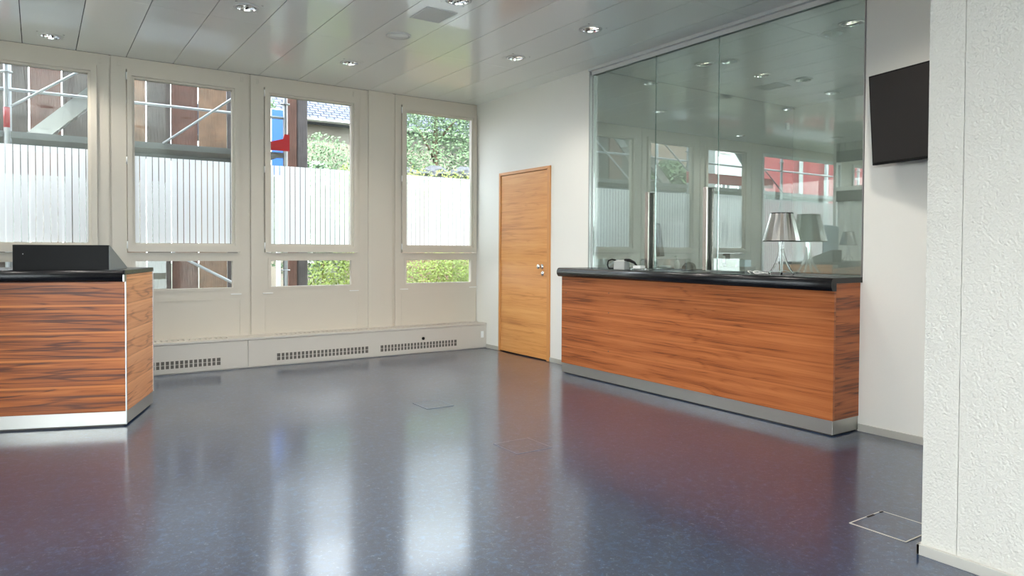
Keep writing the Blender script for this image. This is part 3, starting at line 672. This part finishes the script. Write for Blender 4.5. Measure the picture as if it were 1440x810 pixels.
hatch([(-2.25, -3.96), (-1.99, -3.96), (-1.99, -4.22), (-2.25, -4.22)], 'floor hatch lying in the brown reflection of the door', .965, 'rim')

# ------------------------------------------------------------------ far part of the hall (seen mirrored in the glass)
XP = -6.5
t = thing('glazed_divider', (XP, -2.2, 0), 'room divider with pleated white curtain beyond the reception desk, seen mirrored', 'room divider')
def DL(): b2 = MB(); b2.M = Matrix.Translation((-XP, 2.2, 0)); return b2
mb = DL()
for y in (-.76, -1.75, -2.75, -3.75): mb.box(XP-.03, XP+.03, y-.025, y+.025, 0, H-.001)
mb.box(XP-.03, XP+.03, -3.75, -.76, 2.22, 2.29); mb.build('divider_frame', M['white_plastic'], t)
mb = DL()
for i in range(60): y = -3.73+i*.05; mb.box(XP-.03, XP+.03-.012*(i % 2), y, y+.046, 2.88, H-.002)
mb.build('pelmet', M['grey_plastic'], t)
mb = DL(); mb.box(XP-.04, XP+.04, -3.72, -.79, 2.70, 2.88); mb.box(XP-.03, XP+.03, -3.72, -.79, 2.04, 2.22); mb.build('dark_rail', M['fascia'], t)
mb = DL(); n = 150; prev = None
for i in range(n+1):
    y = -3.70+2.9*i/n; xx = XP+.018*math.sin(i*.9)
    cur = (mb.bm.verts.new(mb.M @ Vector((xx, y, .08))), mb.bm.verts.new(mb.M @ Vector((xx, y, 2.04))))
    if prev: f = mb.bm.faces.new([prev[0], cur[0], cur[1], prev[1]]); f.smooth = True
    prev = cur
mb.build('curtain', M['curtain'], t)
t = thing('desk_shield', desk_loc(1.58, .36, 1.0625), 'pale blue rounded shield panel standing on the reception desk, seen mirrored', 'desk shield', rz=ang)
mb = MB(); mb.box(-.52, .52, -.010, .010, .025, .545, .009); mb.build('shield_panel', M['screen_panel'], t)
for x in (-.40, .40): MB().box(x-.02, x+.02, -.09, .09, 0, .024, .004).build('foot', M['alu'], t)

# ------------------------------------------------------------------ outside
struct(MB().box(XW-.2, 6.2, YS+.5, .12, H+.36, 6.6).build('wall_sun_block', M['white_wall']), 'unseen block added above the hall to shade the boards outside', 'wall')  # unseen mass added to keep the sun off the boards
struct(MB().box(XW-2, 8, -24, YS-.6, -.29, -.05).build('ground_bounce', M['bounce_pave']), 'unseen pale pavement added to bounce sunlight onto the ceiling', 'pavement')  # unseen reflector slab, added so sunlight bounces up to the ceiling
mb = MB(); mb.box(-70, 60, .3, 70, -.5, -.3); mb.box(-70, -10.3, -40, .3, -.5, -.3); mb.box(-10.3, 60, -40, -11.8, -.5, -.3)
struct(mb.build('ground', M['ground']), 'gravel and grass ground outside the building', 'ground')
# scaffold
sf = thing('scaffold', (-4, 1, -.3), 'galvanised scaffold with deck, red band and braces outside the left windows', 'scaffold')
def SF(): b2 = MB(); b2.M = Matrix.Translation((4, -1, .3)); return b2
BX = [-10.2, -7.5, -4.84, -2.10]
for x in BX:
    for y in (1.0, 1.75):
        mb = SF(); mb.tube([(x, y, -.3), (x, y, 5.4)], .026, 10); st = mb.build('standard', M['galv'], sf)
        if y == 1.0:
            mb = SF()
            for z in (2.95, .95): mb.lathe([(.03, z-.008), (.055, z-.006), (.055, z+.006), (.03, z+.008)], c=(x, y, 0), seg=12)
            mb.build('rosette', M['galv'], st)
mb = SF(); mb.tube([(-4.84, .998, 2.40), (-4.84, .998, 2.60)], .0285, 10); mb.build('red_band', M['red_steel'], sf)
for z in (2.78, 4.9, 1.0 if False else 3.3):
    mb = SF(); mb.tube([(BX[0], 1.0, z), (BX[-1], 1.0, z)], .017, 8); mb.build('guard_rail', M['galv'], sf)
for i, (a, b2) in enumerate(zip(BX[:-1], BX[1:])):
    mb = SF(); mb.box(a+.03, b2-.03, .98, 1.02, 2.30, 2.365); mb.box(a+.03, b2-.03, 1.02, 1.72, 2.33, 2.36); mb.box(a+.03, b2-.03, 1.72, 1.76, 2.26, 2.365); mb.build('deck', M['deckgrey'], sf)
mb = SF(); mb.tube([(-3.44, .97, 2.36), (-2.1, .97, 3.43)], .014, 8); mb.build('diagonal_brace', M['galv'], sf)
mb = SF(); mb.tube([(-4.80, .97, 2.61), (-4.0, .97, 3.20)], .014, 8); mb.build('diagonal_brace', M['galv'], sf)
mb = SF(); mb.tube([(-3.35, .97, 1.16), (-2.1, .97, .47)], .016, 8); mb.build('diagonal_brace', M['galv'], sf)
mb = SF(); mb.tube([(-7.5, .97, 2.36), (-5.9, .97, 3.5)], .014, 8); mb.build('diagonal_brace', M['galv'], sf)
mb = SF()
mb.prism([(-4.72, 2.36), (-4.50, 2.36), (-3.45, 3.40), (-3.67, 3.40)], 1.25, 1.28, 'y'); mb.prism([(-4.72, 2.36), (-4.52, 2.36), (-3.47, 3.40), (-3.67, 3.40)], 1.66, 1.69, 'y')
for i in range(6): mb.box(-4.56+i*.18, -4.40+i*.18, 1.28, 1.66, 2.46+i*.18, 2.475+i*.18)
mb.build('stair_flight', M['alu'], sf)
mb = SF()
mb.prism([(-7.4, 2.36), (-7.18, 2.36), (-6.1, 3.40), (-6.32, 3.40)], 1.25, 1.28, 'y'); mb.build('stair_flight', M['alu'], sf)
mb = SF(); mb.prism([(-2.31, 2.475), (-2.13, 2.53), (-2.115, 2.585), (-2.06, 2.585), (-2.06, 2.385), (-2.31, 2.385)], .96, .99, 'y'); mb.build('red_plate', M['red_steel'], sf)
mb = SF(); mb.box(-7.2, -5.2, .97, 1.0, 2.42, 2.60); mb.build('red_board', M['red_steel'], sf)
# old vertical boards standing behind the scaffold
bx = -5.42; i = 0; fence = thing('timber_hoarding', (-3.9, 2.5, -.3), 'hoarding of tall weathered brown and grey boards behind the scaffold', 'hoarding')
widths = [.36, .40, .33, .30, .30, .31, .29, .33, .36, .32]
while bx < -2.2:
    w_ = widths[i % len(widths)]
    mb = MB(); mb.M = Matrix.Translation((3.9, -2.5, .3)); mb.box(bx, min(bx+w_-.014, -2.05), 2.5+.02*(i % 2), 2.55+.02*(i % 2), -.3, 4.3, .006)
    mb.build('board', M['board'][(0, 1, 2, 1, 0, 3, 1, 2, 3, 4)[i % 10]], fence); bx += w_; i += 1
mb = MB(); mb.M = Matrix.Translation((3.9, -2.5, .3)); mb.box(-5.4, -2.05, 2.59, 2.64, 3.6, 3.75); mb.box(-5.4, -2.05, 2.59, 2.64, .3, .45); mb.build('cross_rail', M['board'][1], fence)
# timber and steel posts in the third window
t = thing('timber_post', (-1.56, 2.5, -.3), 'thick split brown timber post standing outside the third window', 'post')
MB().box(-.085, .04, -.06, .10, 0, 5.0, .012).build('post', M['board'][2], t)
MB().box(.045, .20, -.05, .10, 0, 5.0, .02).build('post_face', M['board'][4], t, 'grey weathered half of the post')
t = thing('site_sign', (-.45, 7.2, -.3), 'tall blue rounded site sign behind the scaffold pole and red plate', 'sign')
MB().box(-.17, .17, 0, .06, 3.0, 4.40, .05).build('sign_rim', M['white_plastic'], t)
MB().box(-.14, .14, -.012, -.001, 3.03, 4.37, .004).build('sign_face', M['blue'], t)
MB().box(-.04, .04, .0, .06, 0, 2.999).build('post', M['galv'], t)

def leaves(mb, c, r, n, size, rng, flat=.0):
    for _ in range(n):
        while True:
            p = Vector((rng.uniform(-1, 1), rng.uniform(-1, 1), rng.uniform(-1, 1)))
            if .35 < p.length < 1: break
        p = Vector((c[0]+p.x*r[0], c[1]+p.y*r[1], c[2]+p.z*r[2]))
        a = Vector((rng.gauss(0, 1), rng.gauss(0, 1), rng.gauss(0, 1))).normalized(); b2 = a.orthogonal().normalized(); s_ = size*rng.uniform(.6, 1.3)
        mb.bm.faces.new([mb.bm.verts.new(p+a*s_), mb.bm.verts.new(p+b2*s_*.55), mb.bm.verts.new(p-a*s_), mb.bm.verts.new(p-b2*s_*.55)])
def tree(loc, blobs, n, size, mat, label, trunk=.14, name='tree', cat='tree', group=None):
    rng = random.Random(int(abs(loc[0]*31+loc[1]*17)*10))
    t = thing(name, loc, label, cat, group=group)
    mb = MB(); tot = sum(b2[3]*b2[4]*b2[5] for b2 in blobs)
    for b2 in blobs: leaves(mb, b2[:3], b2[3:], int(n*b2[3]*b2[4]*b2[5]/tot), size, rng)
    mb.build('foliage', mat, t)
    top = max(b2[2] for b2 in blobs)
    mb = MB(); mb.tube([(0, 0, 0), (.03, .02, top*.4), (-.04, 0, top*.75), (.05, .03, top)], [trunk, trunk*.8, trunk*.55, trunk*.2], 8)
    for k in range(5):
        a = k*1.3; mb.tube([(0, 0, top*(.35+.1*k)), (.5*math.cos(a)*blobs[0][3], .5*math.sin(a)*blobs[0][4], top*(.5+.1*k))], [trunk*.35, trunk*.12], 6)
    mb.build('trunk' if name == 'tree' else 'stem', M['bark'], t)
    return t
tree((5.2, 11, -.3), [(0, 0, 3.9, 2.4, 1.6, 2.2), (-1.6, -.4, 3.2, 1.4, 1.2, 1.4), (1.8, .2, 4.6, 1.8, 1.4, 1.9), (.3, 0, 6.2, 2.0, 1.5, 1.6)], 34000, .048, M['leaf_pale'], 'large pale green tree filling the window beside the corner')
tree((.25, 11.8, -.3), [(0, 0, 4.2, .8, .7, 1.6), (0, .1, 2.6, .8, .7, 1.2)], 7000, .05, M['leaf_pale'], 'slim tree showing beside the blue sign', trunk=.06)
tree((1.3, 9.6, -.3), [(0, 0, 2.9, 1.1, .9, 1.5), (.6, 0, 2.2, .9, .8, 1.2), (-.5, .1, 1.6, .8, .8, 1.0)], 14000, .042, M['leaf_pale'], 'bushy green shrub behind the timber post', name='shrub', cat='shrub', trunk=.05)
tree((-12.2, 8.5, -.3), [(0, 0, 3.5, .9, .8, .9), (.7, 0, 3.2, .7, .6, .7)], 7000, .09, M['leaf'], 'leafy tree seen only mirrored in the glass screen')
tree((15, 26, -.3), [(0, 0, 5.0, 4.2, 2.0, 3.6), (-5, 1, 4, 3, 2, 2.6)], 12000, .12, M['leaf'], 'dark green tree row behind the pale tree')
for i, (x, y, lab) in enumerate(((-.05, 4.2, 'yellow-green bush under the striped film beside the timber post'), (1.85, 4.6, 'yellow-green bush low outside the window beside the corner'), (3.75, 5.4, 'yellow-green bush next to the white corner, outside'))):
    tree((x, y, -.3), [(0, 0, .75, .95, .6, .75), (.4, 0, 1.0, .6, .5, .55)], 7000, .03, M['leaf_yellow'], lab, name='bush', cat='bush', trunk=.03, group='yellow-green bushes under the windows')
mb = MB(); rng = random.Random(5)
for k in range(16): leaves(mb, (1.2+.45*k-4.5, rng.uniform(-.1, .1), 2.62), (.45, .45, .85), 900, .035, rng)
hd = thing('hedge', (4.5, 7.4, -.3), 'clipped yellow-green hedge whose top shows just above the film', 'hedge'); mb.build('foliage', M['leaf_yellow'], hd)
mb = MB(); mb.box(-3.4, 3.6, -.12, .12, 0, 2.9); mb.build('stem', M['bark'], hd)
hd.location.z = -.3
rng = random.Random(9)
for k, (x, z) in enumerate(((3.2, 3.0), (4.1, 3.1), (5.0, 3.14), (5.9, 3.25))):
    mb = MB(); bmesh.ops.create_icosphere(mb.bm, subdivisions=3, radius=1)
    for v in mb.bm.verts: v.co = Vector((v.co.x*.42, v.co.y*.3, v.co.z*.22)) * (1+rng.uniform(-.12, .12))
    o = mb.build('boulder', M['rock']); o.location = (x, 9.0, z+.08); tag(o, 'grey rock on the bank above the hedge, %s' % ('furthest from the white corner', 'second from the shrub side', 'third from the shrub side', 'closest to the white corner')[k], 'rock', 'rocks on the bank')
mb = MB(); mb.prism([(8.1, -.3), (8.6, 2.85), (13, 3.0), (13, -.3)], 2.2, 9, 'x'); tag(mb.build('earth_bank', M['ground'], None), 'earth bank carrying the rocks and the pale tree', 'bank', kind='structure')

def house(loc, w, d, h, wallmat, label, wins, roof=None, rz=0):
    t = thing('house', loc, label, 'house', rz=rz)
    MB().box(-w/2, w/2, 0, d, 0, h).build('wall', wallmat, t)
    if roof:
        mb = MB(); ov = .5
        mb.prism([(-ov, h), (d/2, h+roof), (d+ov, h), (d+ov, h-.12), (-ov, h-.12)], -w/2-ov, w/2+ov, 'x'); mb.build('roof', M['tiles'], t)
        mb = MB(); mb.tube([(-w/2-ov, -ov-.06, h-.05), (w/2+ov, -ov-.06, h-.05)], .07, 8); mb.build('gutter', M['alu'], t)
    else:
        MB().box(-w/2-.1, w/2+.1, -.1, d+.1, h, h+.2).build('roof', M['alu'], t)
    for x, z, ww, hh in wins:
        mb = MB(); rect_holes(mb, (x-ww/2, x+ww/2, z, z+hh), [(x-ww/2+.12, x-.05, z+.12, z+hh-.12), (x+.05, x+ww/2-.12, z+.12, z+hh-.12)], -.06, .01, 'y'); f = mb.build('window', M['white_plastic'], t)
        MB().box(x-ww/2+.1, x+ww/2-.1, -.03, -.01, z+.1, z+hh-.1).build('window_pane', M['dark_glass'], f)
    return t
house((5.6, 17, -.3), 9, 6, 6.0, M['house_wall'], 'pale house with tiled roof behind the shrub', [(-2.2, 1, 1.3, 1.5), (1.5, 1, 1.3, 1.5), (-2.2, 3.4, 1.2, 1.2)], roof=2.6)
rh = house((-19.05-.6*7, 10-.8*7, -.3), 14, 6, 7.5, M['red_wall'], 'red-clad house with white posts, seen mirrored in the glass', [(1.2, 3.0, 1.2, 2.4), (-2.6, 3.0, 1.2, 2.4), (-5.4, 3.0, 1.2, 2.4)], rz=math.radians(53.1))
for x_ in (5.65, 4.75, 4.05): MB().box(x_-.07, x_+.07, -.08, .02, .0, 7.5).build('corner_board', M['white_wall'], rh)
house((-29.6, 20, -.3), 3.2, 6, 12, M['white_wall'], 'tall white building beside the red house, seen mirrored', [(-.8, 2, .9, 1.3), (.7, 2, .9, 1.3), (-.8, 4.6, .9, 1.3), (.7, 4.6, .9, 1.3), (-.8, 7.2, .9, 1.3), (.7, 7.2, .9, 1.3)])
house((-18.6, 17, -.3), 10, 6, 9, M['barn'], 'dark brown timber barn, seen mirrored behind the scaffold', [(-3, 1.5, 1, 1.4), (3, 1.5, 1, 1.4)])

# ------------------------------------------------------------------ light
w = bpy.data.worlds.new('overcast_sky'); sc.world = w; w.use_nodes = True; nt = w.node_tree; nt.nodes.clear()
out = N(nt, 'ShaderNodeOutputWorld'); bg = N(nt, 'ShaderNodeBackground'); L(nt, bg.outputs[0], out.inputs[0])
tc = N(nt, 'ShaderNodeTexCoord'); sp = N(nt, 'ShaderNodeSeparateXYZ'); L(nt, tc.outputs['Generated'], sp.inputs[0])
rp = N(nt, 'ShaderNodeValToRGB'); e = rp.color_ramp.elements; L(nt, sp.outputs['Z'], rp.inputs[0])
e[0].position = 0; e[0].color = (.90, .95, 1.0, 1); e[1].position = .9; e[1].color = (.78, .88, 1.0, 1)
L(nt, rp.outputs[0], bg.inputs[0])
# the overcast is brighter towards the sun, in the south-west
L(nt, _m(nt, 'ADD', 6.2, _m(nt, 'ADD', _m(nt, 'MULTIPLY', sp.outputs['Y'], -.8), _m(nt, 'MULTIPLY', sp.outputs['X'], -2.2))), bg.inputs[1])
sun = bpy.data.lights.new('sun', 'SUN'); sun.energy = 7; sun.angle = math.radians(3); sun.color = (1, .96, .9)
o = bpy.data.objects.new('sun', sun); C.objects.link(o); o.rotation_euler = (math.radians(46), 0, math.radians(-14))
# downlights: real lamps inside the fittings
for i, (x, y) in enumerate(LIGHTS+OFFICE_LIGHTS):
    l = bpy.data.lights.new('downlight', 'SPOT'); l.energy = 42 if i < len(LIGHTS) else 24; l.color = (1, .95, .87); l.spot_size = math.radians(130); l.spot_blend = .9; l.shadow_soft_size = .06
    o = bpy.data.objects.new('downlight', l); C.objects.link(o); o.location = (x, y, H-.012)

# ------------------------------------------------------------------ camera
cam = bpy.data.cameras.new('camera'); co = bpy.data.objects.new('camera', cam); C.objects.link(co); sc.camera = co
cam.sensor_width = 36; cam.lens = 995.281/1440*36; cam.shift_y = -.0327748*995.281/1440; cam.clip_start = .02; cam.clip_end = 300
yaw, pit, rol = .590507235, .0212514335, .0046941
F = Vector((math.sin(yaw)*math.cos(pit), math.cos(yaw)*math.cos(pit), -math.sin(pit))); R = Vector((math.cos(yaw), -math.sin(yaw), 0)); Up = R.cross(F)
R2 = R*math.cos(rol)+Up*math.sin(rol); U2 = -R*math.sin(rol)+Up*math.cos(rol)
mw = Matrix((R2, U2, -F)).transposed().to_4x4(); mw.translation = Vector((-4.5956652, -7.6569625, 1.2096943)); co.matrix_world = mw

sc.view_settings.view_transform = 'Standard'; sc.view_settings.look = 'None'; sc.view_settings.gamma = 1; sc.view_settings.use_curve_mapping = False
sc.view_settings.exposure = 0.75
sc.cycles.max_bounces = 14; sc.cycles.diffuse_bounces = 6; sc.cycles.glossy_bounces = 6; sc.cycles.transparent_max_bounces = 16; sc.cycles.transmission_bounces = 8
sc.cycles.caustics_reflective = False; sc.cycles.caustics_refractive = False; sc.cycles.sample_clamp_indirect = 6
sc.cycles.use_denoising = True
